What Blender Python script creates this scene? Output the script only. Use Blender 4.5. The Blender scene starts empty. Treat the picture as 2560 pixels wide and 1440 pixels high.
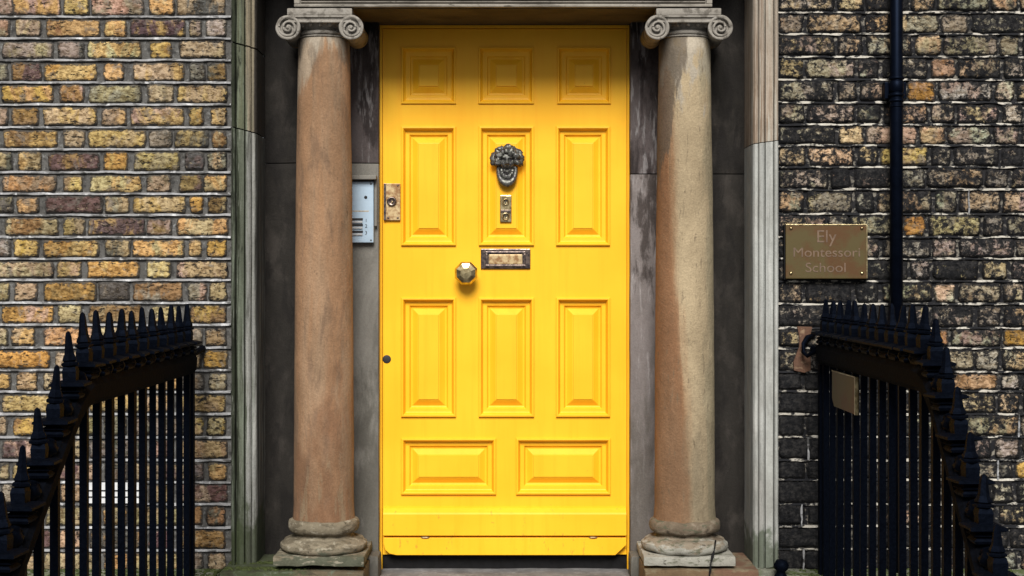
import bpy, bmesh, math, random
from mathutils import Vector, Matrix, noise as mnoise

random.seed(11)
scene = bpy.context.scene
COL = scene.collection
R = math.radians

# ------------------------------------------------------------------ camera
D, F, VX, VY, CZ = 5.5, 3667.0, 1262.0, 690.0, 1.16
cam = bpy.data.cameras.new('camera')
cam_o = bpy.data.objects.new('camera', cam)
COL.objects.link(cam_o)
cam_o.location = (0, -D, CZ)
cam_o.rotation_euler = (R(90), 0, 0)
cam.sensor_width = 36
cam.lens = F / 2560 * 36
cam.shift_x = 18 / 2560
cam.shift_y = -30 / 2560
cam.clip_end = 500
scene.camera = cam_o

# ------------------------------------------------------------------ light
SUN_EL, SUN_AZ = 41, -3            # azimuth measured from straight behind the camera
world = bpy.data.worlds.new('World')
scene.world = world
world.use_nodes = True
wn = world.node_tree
bg = wn.nodes['Background']
sky = wn.nodes.new('ShaderNodeTexSky')
sky.sky_type = 'NISHITA'
sky.sun_disc = False
sky.sun_elevation = R(SUN_EL)
sky.sun_rotation = R(180 + SUN_AZ)
sky.dust_density = 4.0
sky.air_density = 0.8
sky.ozone_density = 1.0
hsv = wn.nodes.new('ShaderNodeHueSaturation')      # overcast: a greyer sky
hsv.inputs['Saturation'].default_value = 0.15
wn.links.new(sky.outputs[0], hsv.inputs['Color'])
wn.links.new(hsv.outputs[0], bg.inputs['Color'])
bg.inputs['Strength'].default_value = 0.05
sun = bpy.data.lights.new('sun', 'SUN')
sun.energy = 4.6
sun.angle = R(26)
sun.color = (1.0, 0.95, 0.88)
sun_o = bpy.data.objects.new('sun', sun)
COL.objects.link(sun_o)
az = R(SUN_AZ)
sd = Vector((math.sin(az) * math.cos(R(SUN_EL)), -math.cos(az) * math.cos(R(SUN_EL)), math.sin(R(SUN_EL))))
sun_o.rotation_euler = sd.to_track_quat('Z', 'Y').to_euler()
sun_o.location = sd * 20
scene.view_settings.view_transform = 'Standard'
scene.view_settings.look = 'None'
scene.view_settings.exposure = 0.12
scene.view_settings.gamma = 1
scene.view_settings.use_curve_mapping = False

# ------------------------------------------------------------------ helpers
def PX(px, y=0.0):
    return (px - VX) * (D + y) / F
def PZ(py, y=0.0):
    return CZ - (py - VY) * (D + y) / F

def mesh_obj(name, verts, faces, mat, parent=None, smooth=False, loc=None):
    me = bpy.data.meshes.new(name)
    me.from_pydata([tuple(v) for v in verts], [], faces)
    me.validate()
    bm = bmesh.new(); bm.from_mesh(me)
    bmesh.ops.recalc_face_normals(bm, faces=bm.faces)
    bm.to_mesh(me); bm.free()
    if smooth:
        me.polygons.foreach_set('use_smooth', [True] * len(me.polygons))
    if mat: me.materials.append(mat)
    o = bpy.data.objects.new(name, me)
    COL.objects.link(o)
    if parent: o.parent = parent
    if loc: o.location = loc
    return o

def share(o, loc, parent=None, rot=None, scale=None):
    c = o.copy(); COL.objects.link(c)
    c.location = loc
    if parent: c.parent = parent
    if rot: c.rotation_euler = rot
    if scale: c.scale = scale
    return c

def tag(o, label=None, cat=None, group=None, kind=None):
    if label: o['label'] = label
    if cat: o['category'] = cat
    if group: o['group'] = group
    if kind: o['kind'] = kind
    return o

def thing(name, label, cat, loc=(0, 0, 0), group=None):
    o = bpy.data.objects.new(name, None)
    COL.objects.link(o); o.location = loc; o.empty_display_size = .1
    return tag(o, label, cat, group)

def rel(o, p):            # parent without moving (things here are unrotated)
    o.parent = p
    o.location = Vector(o.location) - Vector(p.location)
    return o

def box_vf(x0, x1, y0, y1, z0, z1):
    v = [(x, y, z) for x in (x0, x1) for y in (y0, y1) for z in (z0, z1)]
    f = [(0, 1, 3, 2), (4, 6, 7, 5), (0, 4, 5, 1), (2, 3, 7, 6), (0, 2, 6, 4), (1, 5, 7, 3)]
    return v, f

def bevel(o, w, seg=2):
    bm = bmesh.new(); bm.from_mesh(o.data)
    es = [e for e in bm.edges if len(e.link_faces) == 2 and e.calc_face_angle(0) > .5]
    bmesh.ops.bevel(bm, geom=es, offset=w, segments=seg, affect='EDGES', profile=.6)
    bm.to_mesh(o.data); bm.free()
    return o

def box(name, x0, x1, y0, y1, z0, z1, mat, parent=None, bev=0):
    v, f = box_vf(x0, x1, y0, y1, z0, z1)
    o = mesh_obj(name, v, f, mat, parent)
    if bev: bevel(o, bev)
    return o

def worn_box(name, x0, x1, y0, y1, z0, z1, mat, parent=None, step=.03, amp=.003, bev=.006, freq=9.0):
    """A stone block with uneven faces and worn arrises."""
    v, f = box_vf(x0, x1, y0, y1, z0, z1)
    o = mesh_obj(name, v, f, mat, parent)
    bm = bmesh.new(); bm.from_mesh(o.data)
    bmesh.ops.bevel(bm, geom=list(bm.edges), offset=bev, segments=2, affect='EDGES', profile=.6)
    for _ in range(6):
        es = [e for e in bm.edges if e.calc_length() > step * 1.6]
        if not es: break
        bmesh.ops.subdivide_edges(bm, edges=es, cuts=1, use_grid_fill=True)
    bmesh.ops.triangulate(bm, faces=[q for q in bm.faces if len(q.verts) > 4])
    for q in bm.verts:
        n = mnoise.noise_vector(q.co * freq) + .5 * mnoise.noise_vector(q.co * freq * 3)
        q.co += n * amp
    bm.to_mesh(o.data); bm.free()
    o.data.polygons.foreach_set('use_smooth', [True] * len(o.data.polygons))
    o.data.set_sharp_from_angle(angle=R(50))
    return o

def lathe(prof, n=24, axis='z', rot=0.0):
    """prof: (radius, height) pairs from bottom to top; closed with fans."""
    v, f = [], []
    for r, h in prof:
        for k in range(n):
            a = 2 * math.pi * k / n + rot
            p = (r * math.cos(a), r * math.sin(a), h)
            if axis == 'y': p = (p[0], h, p[1])
            if axis == 'x': p = (h, p[0], p[1])
            v.append(p)
    for i in range(len(prof) - 1):
        for k in range(n):
            k2 = (k + 1) % n
            f.append((i * n + k, i * n + k2, (i + 1) * n + k2, (i + 1) * n + k))
    f.append(tuple(range(n))[::-1])
    m = (len(prof) - 1) * n
    f.append(tuple(range(m, m + n)))
    return v, f

def tube_vf(pts, rad, n=8, caps=True):
    v, f = [], []
    pts = [Vector(p) for p in pts]
    up = Vector((0, 0, 1))
    for i, p in enumerate(pts):
        t = (pts[min(i + 1, len(pts) - 1)] - pts[max(i - 1, 0)]).normalized()
        a = t.cross(up)
        if a.length < .05: a = t.cross(Vector((0, 1, 0)))
        a.normalize(); b = a.cross(t).normalized()
        r = rad[i] if isinstance(rad, (list, tuple)) else rad
        for k in range(n):
            th = 2 * math.pi * k / n
            v.append(p + (a * math.cos(th) + b * math.sin(th)) * r)
    for i in range(len(pts) - 1):
        for k in range(n):
            k2 = (k + 1) % n
            f.append((i * n + k, i * n + k2, (i + 1) * n + k2, (i + 1) * n + k))
    if caps:
        f.append(tuple(range(n))[::-1]); m = (len(pts) - 1) * n
        f.append(tuple(range(m, m + n)))
    return v, f

def extrude_vf(prof, a, b, axis='z', closed=True):
    """prof: closed 2-D outline; axis z: (x,y) swept in z; axis x: (y,z) swept in x."""
    n = len(prof)
    mk = (lambda p, t: (p[0], p[1], t)) if axis == 'z' else ((lambda p, t: (t, p[0], p[1])) if axis == 'x' else (lambda p, t: (p[0], t, p[1])))
    v = [mk(p, a) for p in prof] + [mk(p, b) for p in prof]
    f = [(i, (i + 1) % n, (i + 1) % n + n, i + n) for i in range(n)]
    f += [tuple(range(n))[::-1], tuple(range(n, 2 * n))]
    return v, f

# ------------------------------------------------------------------ materials
class Mat:
    def __init__(s, name):
        s.m = bpy.data.materials.new(name); s.m.use_nodes = True
        s.nt = s.m.node_tree; s.N = s.nt.nodes; s.L = s.nt.links
        s.b = s.N['Principled BSDF']
        g = s.N.new('ShaderNodeNewGeometry'); s.pos = g.outputs['Position']
        s.h = None
    def put(s, sock, val):
        if hasattr(val, 'is_output'): s.L.new(val, sock)
        elif isinstance(val, (tuple, list)) and len(val) == 3 and sock.type == 'RGBA': sock.default_value = (*val, 1)
        else: sock.default_value = val
    def vmul(s, vec, sc):
        n = s.N.new('ShaderNodeVectorMath'); n.operation = 'MULTIPLY'
        s.put(n.inputs[0], vec); n.inputs[1].default_value = sc; return n.outputs[0]
    def vadd(s, a, b):
        n = s.N.new('ShaderNodeVectorMath'); n.operation = 'ADD'
        s.put(n.inputs[0], a); s.put(n.inputs[1], b); return n.outputs[0]
    def noise(s, vec, scale, detail=5, rough=.6, dist=0):
        n = s.N.new('ShaderNodeTexNoise')
        s.put(n.inputs['Vector'], vec); n.inputs['Scale'].default_value = scale
        n.inputs['Detail'].default_value = detail; n.inputs['Roughness'].default_value = rough
        n.inputs['Distortion'].default_value = dist
        return n.outputs['Fac']
    def step(s, fac, lo, hi, amt=1.0):
        n = s.N.new('ShaderNodeMapRange'); n.interpolation_type = 'SMOOTHSTEP'
        s.put(n.inputs[0], fac); s.put(n.inputs[1], lo); s.put(n.inputs[2], hi)
        n.inputs[3].default_value = 0; n.inputs[4].default_value = amt
        return n.outputs[0]
    def math(s, op, a, b=0.0):
        n = s.N.new('ShaderNodeMath'); n.operation = op
        s.put(n.inputs[0], a); s.put(n.inputs[1], b); return n.outputs[0]
    def mix(s, fac, a, b, mode='MIX'):
        n = s.N.new('ShaderNodeMix'); n.data_type = 'RGBA'; n.blend_type = mode
        s.put(n.inputs[0], fac); s.put(n.inputs[6], a); s.put(n.inputs[7], b); return n.outputs[2]
    def xyz(s, vec=None):
        n = s.N.new('ShaderNodeSeparateXYZ'); s.put(n.inputs[0], vec or s.pos); return n.outputs
    def bump(s, h, strength=.5, dist=.003):
        n = s.N.new('ShaderNodeBump'); n.inputs['Strength'].default_value = strength
        n.inputs['Distance'].default_value = dist; s.L.new(h, n.inputs['Height'])
        s.L.new(n.outputs[0], s.b.inputs['Normal'])
    def done(s, col, rough=.85, metal=0.0, spec=.5):
        s.put(s.b.inputs['Base Color'], col); s.put(s.b.inputs['Roughness'], rough)
        s.b.inputs['Metallic'].default_value = metal
        s.b.inputs['Specular IOR Level'].default_value = spec
        return s.m

def stone(name, base, stains_and_shade=(), bump=.5, fine=.22, rough=.88):
    """stains: (colour, (sx,sy,sz) noise scale, lo, hi, amount, grad) with grad=(gx,gz,x0,z0) or None."""
    K = .66
    base = tuple(q * K for q in base); stains_and_shade = [(tuple(q * K for q in t[0]),) + tuple(t[1:]) for t in stains_and_shade]
    m = Mat(name)
    P = m.xyz()
    col = base
    n_f = m.noise(m.pos, 140, 4, .7)
    for i, (c, sc, lo, hi, amt, grad) in enumerate(stains_and_shade):
        n = m.noise(m.vadd(m.vmul(m.pos, sc), (3.7 * i + 1, 2.1 * i, 5.3 * i)), 1.0, 6, .62, .3)
        if grad:
            gx, gz, x0, z0 = grad
            n = m.math('ADD', n, m.math('ADD', m.math('MULTIPLY', m.math('SUBTRACT', P[0], x0), gx),
                                         m.math('MULTIPLY', m.math('SUBTRACT', P[2], z0), gz)))
        col = m.mix(m.step(n, lo, hi, amt), col, c)
    k = m.step(n_f, .25, .75)
    col = m.mix(fine, col, m.mix(k, (.45, .45, .45), (1.4, 1.4, 1.4)), 'MULTIPLY') if fine else col
    gr = m.step(m.noise(m.vmul(m.pos, (6, 6, 3)), 1, 8, .7, .5), .36, .66)
    col = m.mix(.55, col, m.mix(gr, (.62, .60, .57), (1.18, 1.18, 1.18)), 'MULTIPLY')
    h = m.math('ADD', m.math('MULTIPLY', n_f, .5), m.noise(m.pos, 30, 6, .65))
    m.bump(h, bump, .004)
    return m.done(col, rough, spec=.3)

def brick_mat():
    m = Mat('brick_clay')
    oi = m.N.new('ShaderNodeObjectInfo')
    at = m.N.new('ShaderNodeAttribute'); at.attribute_type = 'OBJECT'; at.attribute_name = 'second_tint'
    rm = m.N.new('ShaderNodeAttribute'); rm.attribute_type = 'GEOMETRY'; rm.attribute_name = 'rim'
    rim = rm.outputs['Fac']
    soot = oi.outputs['Alpha']
    off = m.vmul(oi.outputs['Random'], (9, 5, 13))
    p = m.vadd(m.pos, off)
    col = m.mix(m.step(m.noise(m.vmul(p, (1, 1, .5)), 11, 6, .65, .5), .44, .56), oi.outputs['Color'], at.outputs['Color'])
    n1 = m.noise(m.vmul(p, (.8, 1, 1.4)), 62, 6, .72)
    col = m.mix(1.0, col, m.mix(m.step(n1, .36, .64), (.48, .43, .37), (1.55, 1.6, 1.7)), 'MULTIPLY')
    g = m.noise(p, 21, 6, .7)
    col = m.mix(m.step(g, .55, .66, .7), col, (.17, .155, .14))
    pale = m.noise(m.vmul(p, (.7, 1, 1.3)), 58, 5, .7, .5)
    col = m.mix(m.step(pale, .58, .68, .55), col, (.46, .385, .265))
    pit = m.noise(m.vmul(p, (.5, 1, 1.3)), 78, 5, .66)
    pm = m.step(m.math('ADD', pit, m.math('MULTIPLY', rim, .05)), .575, .635, .94)
    col = m.mix(pm, col, (.020, .017, .014))
    wg = m.step(m.noise(m.vmul(m.pos, (2.2, 2.2, 3.2)), 1, 8, .68, .6), .34, .64)
    col = m.mix(.8, col, m.mix(wg, (.50, .47, .43), (1.12, 1.10, 1.06)), 'MULTIPLY')
    # eroded, mortar-smeared rim
    er = m.noise(p, 48, 6, .7)
    em = m.step(m.math('ADD', er, m.math('MULTIPLY', rim, .34)), .66, .78, .9)
    smear = m.mix(m.step(soot, .28, .45), (.060, .057, .053), (.013, .013, .015))
    col = m.mix(em, col, smear)
    # soot: the amount is each brick's own, thickest where the arrises crumbled
    sn = m.noise(p, 44, 8, .74, .4)
    sb = m.noise(p, 13, 4, .6)
    sn = m.math('ADD', m.math('MULTIPLY', sn, .72), m.math('MULTIPLY', sb, .28))
    thr = m.math('SUBTRACT', .72, m.math('MULTIPLY', soot, .42))
    sm = m.step(m.math('SUBTRACT', m.math('ADD', sn, m.math('MULTIPLY', m.math('MULTIPLY', rim, soot), .10)), thr), -.04, .05)
    sc = m.mix(m.step(m.noise(p, 60, 6, .75), .42, .66), (.0055, .006, .0075), (.028, .027, .027))
    col = m.mix(sm, col, sc)
    h = m.math('SUBTRACT', m.math('MULTIPLY', n1, .8), m.math('ADD', m.math('MULTIPLY', pm, .6), m.math('MULTIPLY', em, .5)))
    m.bump(h, .8, .006)
    return m.done(col, .92, spec=.2)

def simple(name, c, rough=.6, metal=0, var=.25, scale=30, bump=.0, spec=.5, c2=None, lo=.4, hi=.65):
    m = Mat(name)
    n = m.noise(m.pos, scale, 5, .6)
    col = m.mix(m.step(n, lo, hi), c, c2 or tuple(x * (1 - var) for x in c))
    if bump: m.bump(n, bump, .002)
    return m.done(col, rough, metal, spec)

M_brick = brick_mat()
M_mortar_l = stone('mortar_grey', (.15, .148, .142), [((.05, .05, .05), (30, 30, 30), .48, .64, .9, None), ((.36, .37, .37), (55, 55, 55), .55, .68, .7, None)], .9, .4)
M_joint_l = stone('lime_pointing', (.42, .43, .45), [((.085, .085, .085), (11, 20, 40), .45, .60, .95, None), ((.85, .87, .90), (30, 30, 30), .53, .69, .85, None)], .6, .3)
M_mortar_r = stone('sooty_mortar', (.013, .014, .018), [((.36, .335, .285), (38, 38, 50), .51, .62, .85, None), ((.05, .048, .05), (20, 20, 30), .5, .65, .6, None)], .9, .4)
M_joint_r = stone('broken_white_pointing', (.012, .013, .017), [((.70, .67, .60), (18, 30, 42), .49, .58, 1, None)], .8, .3)

M_yellow = None
def door_mat():
    m = Mat('yellow_gloss_paint')
    n = m.noise(m.vmul(m.pos, (60, 60, 2.5)), 1, 4, .6)
    n2 = m.noise(m.pos, 3.5, 3, .5)
    col = m.mix(m.step(n2, .3, .7), (.86, .435, .015), (.89, .485, .021))
    d = m.noise(m.vmul(m.pos, (1, 1, .6)), 38, 6, .7)
    col = m.mix(m.step(d, .69, .75, .6), col, (.34, .15, .01))
    z = m.xyz()[2]
    sc = m.math('ADD', m.noise(m.vmul(m.pos, (1.6, 1, .6)), 30, 6, .72), m.math('MULTIPLY', m.math('SUBTRACT', .42, z), .22))
    col = m.mix(m.step(sc, .66, .74, .6), col, (.40, .20, .03))
    st = m.noise(m.vmul(m.pos, (34, 34, 1.4)), 1, 5, .65)
    col = m.mix(m.step(st, .46, .70, .35), col, (.84, .37, .010))
    m.bump(m.math('ADD', m.math('MULTIPLY', n, .5), m.math('MULTIPLY', m.noise(m.pos, 90, 3, .5), .5)), .12, .003)
    return m.done(col, m.step(n, .2, .8, .16) if False else .46, 0, .22)
M_yellow = door_mat()

M_black = simple('black_gloss_iron_paint', (.0016, .0022, .0042), .62, 0, .5, 90, .9, .09)
M_rail = simple('thick_black_rail_paint', (.0020, .0028, .0052), .85, 0, .5, 70, 1.0, .05)
M_dark = simple('matt_black', (.006, .006, .007), .8, 0, .4, 40, .2, .2)
M_pipe = simple('blue_sheen_black_pipe', (.0014, .0022, .0050), .46, 0, .4, 25, .2, .2)
M_pipe.node_tree.nodes['Principled BSDF'].inputs['Specular IOR Level'].default_value = .12
for _m in (M_black, M_pipe):
    _m.node_tree.nodes['Principled BSDF'].inputs['Specular Tint'].default_value = (.30, .45, .85, 1)  # reflections tinted blue: sky sheen put into the paint, door's yellow held back
M_brass = simple('worn_brass', (.62, .52, .30), .28, 1, .45, 45, .15, c2=(.30, .23, .12))
M_brass_dull = simple('tarnished_brass_plate', (.085, .064, .022), .45, .35, .3, 9, .08, c2=(.090, .043, .014), lo=.42, hi=.6)
M_brass_letter = simple('engraved_letter_fill', (.150, .098, .064), .6, .1, .35, 60, .1)
M_bronze = simple('dark_bronze', (.20, .155, .13), .34, .9, .6, 70, .3, c2=(.06, .05, .055))
M_verd = simple('weathered_bronze_knocker', (.165, .17, .15), .46, .65, .6, 120, .8, c2=(.040, .034, .044))
M_lockplate = simple('rubbed_brass_lock_case', (.52, .40, .22), .5, .5, .4, 50, .2, c2=(.26, .14, .06))
M_steel = simple('brushed_light_metal', (.36, .47, .58), .5, .25, .12, 12, .05)
M_ink = simple('black_ink', (.015, .015, .018), .7)
M_white = simple('white_painted_metal', (.47, .485, .50), .55, 0, .2, 40, .1)
M_terra = stone('terracotta_patch', (.165, .09, .06), [((.20, .10, .06), (30, 30, 30), .5, .65, .8, None), ((.40, .28, .18), (22, 22, 40), .56, .66, .7, None)], .8)

GREEN = (.060, .080, .036); DGREEN = (.022, .030, .014)
M_jamb_l = stone('mossy_grey_stone', (.34, .35, .335),
    [((.52, .53, .50), (60, 60, 2.0), .48, .62, .8, None), ((.12, .125, .11), (70, 70, 5), .54, .66, .85, None),
     ((.075, .095, .055), (26, 26, 2.2), .45, .62, .85, (-14, 0, -.962, 0)), (DGREEN, (50, 50, 1.6), .50, .62, .9, (-11, 0, -.985, 0)),
     ((.20, .235, .18), (60, 60, 2.2), .50, .64, .85, (-1, 0, -.985, 0)), ((.26, .28, .24), (90, 90, 9), .56, .66, .7, None), ((.014, .018, .010), (36, 36, 5), .54, .66, .9, (-3, 0, -.985, 0)),
     ((.03, .03, .026), (34, 34, 2), .5, .66, .7, (26, 0, -.934, 0)),  # shade of the inward-facing reveal put into the colour
     (GREEN, (14, 14, 9), .5, .66, .8, (0, -2.4, 0, .28))], .7)
M_jamb_l_up = stone('mossy_beige_stone', (.36, .31, .22),
    [((.20, .18, .14), (60, 60, 2.0), .5, .64, .8, None), ((.46, .41, .31), (70, 70, 3), .56, .66, .6, None),
     ((.11, .13, .08), (22, 22, 3), .45, .6, .9, (-18, 0, -.965, 0)),
     (DGREEN, (50, 50, 1.8), .51, .64, .9, (-12, 0, -.985, 0)), ((.20, .235, .17), (60, 60, 2.6), .50, .64, .85, (-1, 0, -.985, 0)), ((.014, .018, .010), (36, 36, 6), .55, .66, .9, (-3, 0, -.985, 0)),
     ((.035, .03, .028), (30, 30, 2), .48, .64, .92, (30, 0, -.939, 0)),  # upper reveal coloured dark to stand for its shade
     ((.05, .05, .045), (60, 60, 9), .58, .68, .7, None)], .7)
M_jamb_r = stone('clean_grey_stone', (.53, .55, .53),
    [((.36, .37, .36), (50, 50, 1.4), .48, .64, .75, None), ((.66, .67, .65), (30, 30, 5), .5, .66, .6, None),
     ((.10, .13, .08), (16, 16, 9), .48, .64, .8, (0, -3.0, 0, .20))], .35)
M_jamb_r_up = stone('pinkish_streaked_stone', (.50, .43, .355),
    [((.25, .165, .105), (80, 80, 1.3), .47, .60, .8, (0, -.35, 0, 1.9)), ((.62, .60, .53), (60, 60, 2), .50, .64, .8, None),
     ((.22, .10, .03), (90, 90, 6), .60, .68, .8, None)], .35)
M_pier_out = stone('soot_and_shade_stone', (.024, .021, .018),
    [((.062, .054, .048), (12, 12, 6), .48, .68, .75, None), ((.006, .005, .005), (6, 6, 3), .5, .9, .95, (0, 1.5, 0, 1.95)), ((.013, .011, .010), (14, 14, 5), .46, .62, .9, None)], .7)  # recess shade put into the colour along with soot, deepening upwards
M_pier_in = stone('mauve_grey_stone', (.27, .24, .235),
    [((.050, .038, .034), (20, 20, 6), .50, .64, .85, (0, .22, 0, 1.3)), ((.42, .39, .39), (40, 40, 6), .53, .66, .8, None),
     ((.10, .09, .07), (14, 14, 3), .45, .68, .6, (0, -.3, 0, .7))], .6)
M_pier_in_dark = stone('purple_soot_shade_stone', (.12, .10, .10),
    [((.008, .007, .006), (6, 6, 3), .5, .9, .95, (0, 1.8, 0, 1.95)), ((.030, .022, .022), (16, 16, 5), .46, .62, .85, None), ((.30, .285, .29), (45, 45, 7), .52, .64, .85, None)], .7)  # top darkened in the colour to stand for shade in the recess
M_pier_in_grey = stone('plain_grey_stone', (.26, .25, .225),
    [((.10, .095, .08), (14, 14, 5), .46, .66, .7, (0, -.35, 0, .8)), ((.30, .285, .26), (20, 20, 5), .52, .7, .6, None)], .5)
M_ent = stone('weathered_portland_stone', (.43, .40, .35),
    [((.17, .155, .135), (5, 20, 50), .47, .64, .75, None), ((.46, .43, .385), (9, 20, 40), .52, .68, .7, None), ((.07, .065, .055), (25, 25, 60), .6, .68, .7, None)], .6)
M_soffit = stone('brown_soffit_stone', (.16, .125, .06), [((.09, .07, .035), (5, 8, 8), .45, .65, .8, None)], .4)  # dark brown with darker patches
M_cap = stone('weathered_capital_stone', (.40, .375, .335), [((.15, .135, .115), (28, 28, 28), .50, .64, .8, None), ((.42, .40, .37), (50, 50, 50), .54, .68, .7, None)], .7)
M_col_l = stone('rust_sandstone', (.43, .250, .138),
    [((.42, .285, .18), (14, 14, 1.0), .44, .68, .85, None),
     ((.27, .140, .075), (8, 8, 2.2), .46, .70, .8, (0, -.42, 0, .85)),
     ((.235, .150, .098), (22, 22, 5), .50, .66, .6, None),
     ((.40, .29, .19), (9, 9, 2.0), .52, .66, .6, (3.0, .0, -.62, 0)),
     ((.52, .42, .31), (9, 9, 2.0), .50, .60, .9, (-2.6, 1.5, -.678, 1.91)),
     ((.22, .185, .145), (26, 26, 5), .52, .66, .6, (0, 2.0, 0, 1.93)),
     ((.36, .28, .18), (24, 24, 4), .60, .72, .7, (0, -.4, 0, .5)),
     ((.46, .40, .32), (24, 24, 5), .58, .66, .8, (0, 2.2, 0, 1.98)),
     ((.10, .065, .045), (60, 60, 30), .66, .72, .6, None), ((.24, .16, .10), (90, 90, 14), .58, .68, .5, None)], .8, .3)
M_col_r = stone('tan_sandstone', (.54, .43, .275),
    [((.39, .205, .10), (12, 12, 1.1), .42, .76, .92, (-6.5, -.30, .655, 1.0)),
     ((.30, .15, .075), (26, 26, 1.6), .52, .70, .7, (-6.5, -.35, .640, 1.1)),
     ((.31, .255, .17), (9, 9, 1.2), .46, .74, .85, (0, -.7, 0, .75)),
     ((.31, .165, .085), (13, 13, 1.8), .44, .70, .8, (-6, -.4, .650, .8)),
     ((.50, .45, .37), (26, 26, 9), .54, .66, .85, (0, .9, 0, 1.8)),
     ((.34, .30, .20), (18, 18, 3), .52, .68, .6, (5, 0, .72, 0)),
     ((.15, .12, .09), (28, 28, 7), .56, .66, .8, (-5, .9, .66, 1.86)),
     ((.12, .09, .06), (60, 60, 25), .63, .70, .6, None), ((.22, .17, .11), (90, 90, 14), .58, .68, .6, None)], 1.0, .3)
M_base_l = stone('worn_base_stone', (.29, .25, .18),
    [((.15, .125, .085), (18, 18, 40), .48, .60, .85, None), ((.10, .115, .08), (16, 16, 40), .48, .62, .85, (0, -5, 0, .15)), ((.46, .42, .33), (26, 26, 60), .54, .64, .8, None), ((.05, .042, .03), (30, 30, 60), .60, .68, .8, None)], .9)
M_base_r = stone('pale_base_stone', (.31, .26, .195),
    [((.19, .145, .10), (16, 16, 30), .49, .60, .85, (0, 3, 0, .2)), ((.47, .47, .42), (16, 16, 36), .46, .6, .9, (0, -6, 0, .175)), ((.13, .14, .09), (26, 26, 70), .54, .64, .8, None), ((.06, .05, .035), (34, 34, 50), .60, .68, .8, None)], .9)
M_ped_l = stone('mossy_pedestal_stone', (.155, .125, .08),
    [((.07, .095, .045), (12, 12, 20), .44, .60, .9, (-1.4, 0, -.75, 0)), ((.16, .19, .14), (26, 26, 40), .54, .66, .8, None), ((.05, .045, .03), (16, 16, 30), .52, .64, .7, None)], .8)
M_ped_r = stone('brown_pedestal_stone', (.20, .135, .075),
    [((.22, .12, .08), (10, 10, 12), .46, .62, .8, (1.5, 0, .75, 0)), ((.28, .235, .15), (14, 14, 60), .5, .64, .8, (0, 9, 0, .085)), ((.07, .055, .035), (24, 24, 16), .54, .66, .7, None)], .8)
M_granite = stone('grey_granite_step', (.24, .24, .245), [((.36, .36, .36), (30, 30, 30), .5, .66, .8, None), ((.16, .16, .165), (12, 12, 12), .5, .66, .7, None)], .7)
M_ledge = stone('mossy_granite_ledge', (.24, .25, .20), [((.12, .16, .05), (9, 9, 9), .45, .6, .9, None), ((.42, .44, .36), (40, 40, 40), .56, .66, .8, None)], .9)
M_pave = stone('granite_paving', (.12, .12, .12), [((.12, .12, .12), (2, 2, 2), .45, .65, .7, None)], .5)
M_asphalt = stone('asphalt', (.05, .05, .052), [((.07, .07, .07), (1, 1, 1), .45, .65, .7, None)], .5)
M_moss = simple('moss_green', (.055, .07, .025), .95, 0, .5, 60, .6, .1)

# ------------------------------------------------------------------ setting
g = mesh_obj('ground', [(-60, -60, -.52), (60, -60, -.52), (60, 4, -.52), (-60, 4, -.52)], [(0, 1, 2, 3)], M_asphalt)
tag(g, kind='structure')
pv = box('pavement', -8, 8, -7.4, -2.46, -.62, -.48, M_pave); tag(pv, kind='structure')
ld = box('landing', -1.27, 1.27, -1.56, -.22, -.6, -.012, M_granite, bev=.006); tag(ld, kind='structure')
for i in range(2):
    st = box('front_step', -1.27, 1.27, -1.86 - .3 * i, -1.563 - .3 * i, -.6, -.165 - .157 * i, M_granite, bev=.006)
    tag(st, kind='structure')

# ------------------------------------------------------------------ brick walls
TINT = dict(Y=(.52, .355, .150), G=(.47, .285, .085), C=(.57, .44, .265), T=(.44, .33, .205), O=(.36, .28, .155),
            P=(.46, .315, .245), U=(.130, .085, .082), K=(.105, .103, .093), R=(.265, .240, .210), B=(.27, .165, .075),
            L=(.34, .34, .31), D=(.03, .029, .029), A=(.42, .22, .05), N=(.36, .28, .225))

def brick_vf(x0, x1, z0, z1, yo, prot, cell=.013, jit=.0022, ragged=1.0):
    w, h = x1 - x0, z1 - z0
    nx = max(3, round(w / cell)); nz = 5
    sx, sz = random.uniform(0, 99), random.uniform(0, 99)
    tilt = random.uniform(-.0025, .0025); tz = random.uniform(-.002, .002)
    v, f = [], []
    def P(i, j):
        u, t = i / nx, j / nz
        x, z = x0 + w * u, z0 + h * t
        e = min(u * w, (1 - u) * w, t * h, (1 - t) * h)
        nv = mnoise.noise_vector(Vector((x * 40 + sx, z * 40 + sz, 3)))
        edge = i in (0, nx) or j in (0, nz)
        k = jit * ragged * (1.7 if edge else .8)
        cx = 1 if (i in (0, nx) and j in (0, nz)) else 0
        x += nv.x * k * 1.5; z += nv.y * k
        if cx:
            x += (.0022 if i == 0 else -.0022) * ragged * random.uniform(0, 2.2); z += (.002 if j == 0 else -.002) * ragged * random.uniform(0, 2)
        y = yo - prot * (0.74 if edge else 1.0) - nv.z * .0028 * ragged + tilt * (u - .5) * 2 + tz * (t - .5) * 2
        return (x, y, z)
    for j in range(nz + 1):
        for i in range(nx + 1): v.append(P(i, j))
    W = nx + 1
    for j in range(nz):
        for i in range(nx): f.append((j * W + i, j * W + i + 1, (j + 1) * W + i + 1, (j + 1) * W + i))
    per = [i for i in range(W)] + [j * W + nx for j in range(1, nz + 1)] + [nz * W + i for i in range(nx - 1, -1, -1)] + [j * W for j in range(nz - 1, 0, -1)]
    b0 = len(v)
    for k in per: v.append((v[k][0], yo + .012, v[k][2]))
    n = len(per)
    for k in range(n): f.append((per[k], per[(k + 1) % n], b0 + (k + 1) % n, b0 + k))
    return v, f

TINT = {k: tuple(q * .70 for q in t) for k, t in TINT.items()}
for k in TINT:                     # the clay of one kiln: drawn a little together
    if k in 'RLNOTCP': TINT[k] = tuple(.72 * a + .28 * b for a, b in zip(TINT[k], (.235, .19, .125)))

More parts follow.
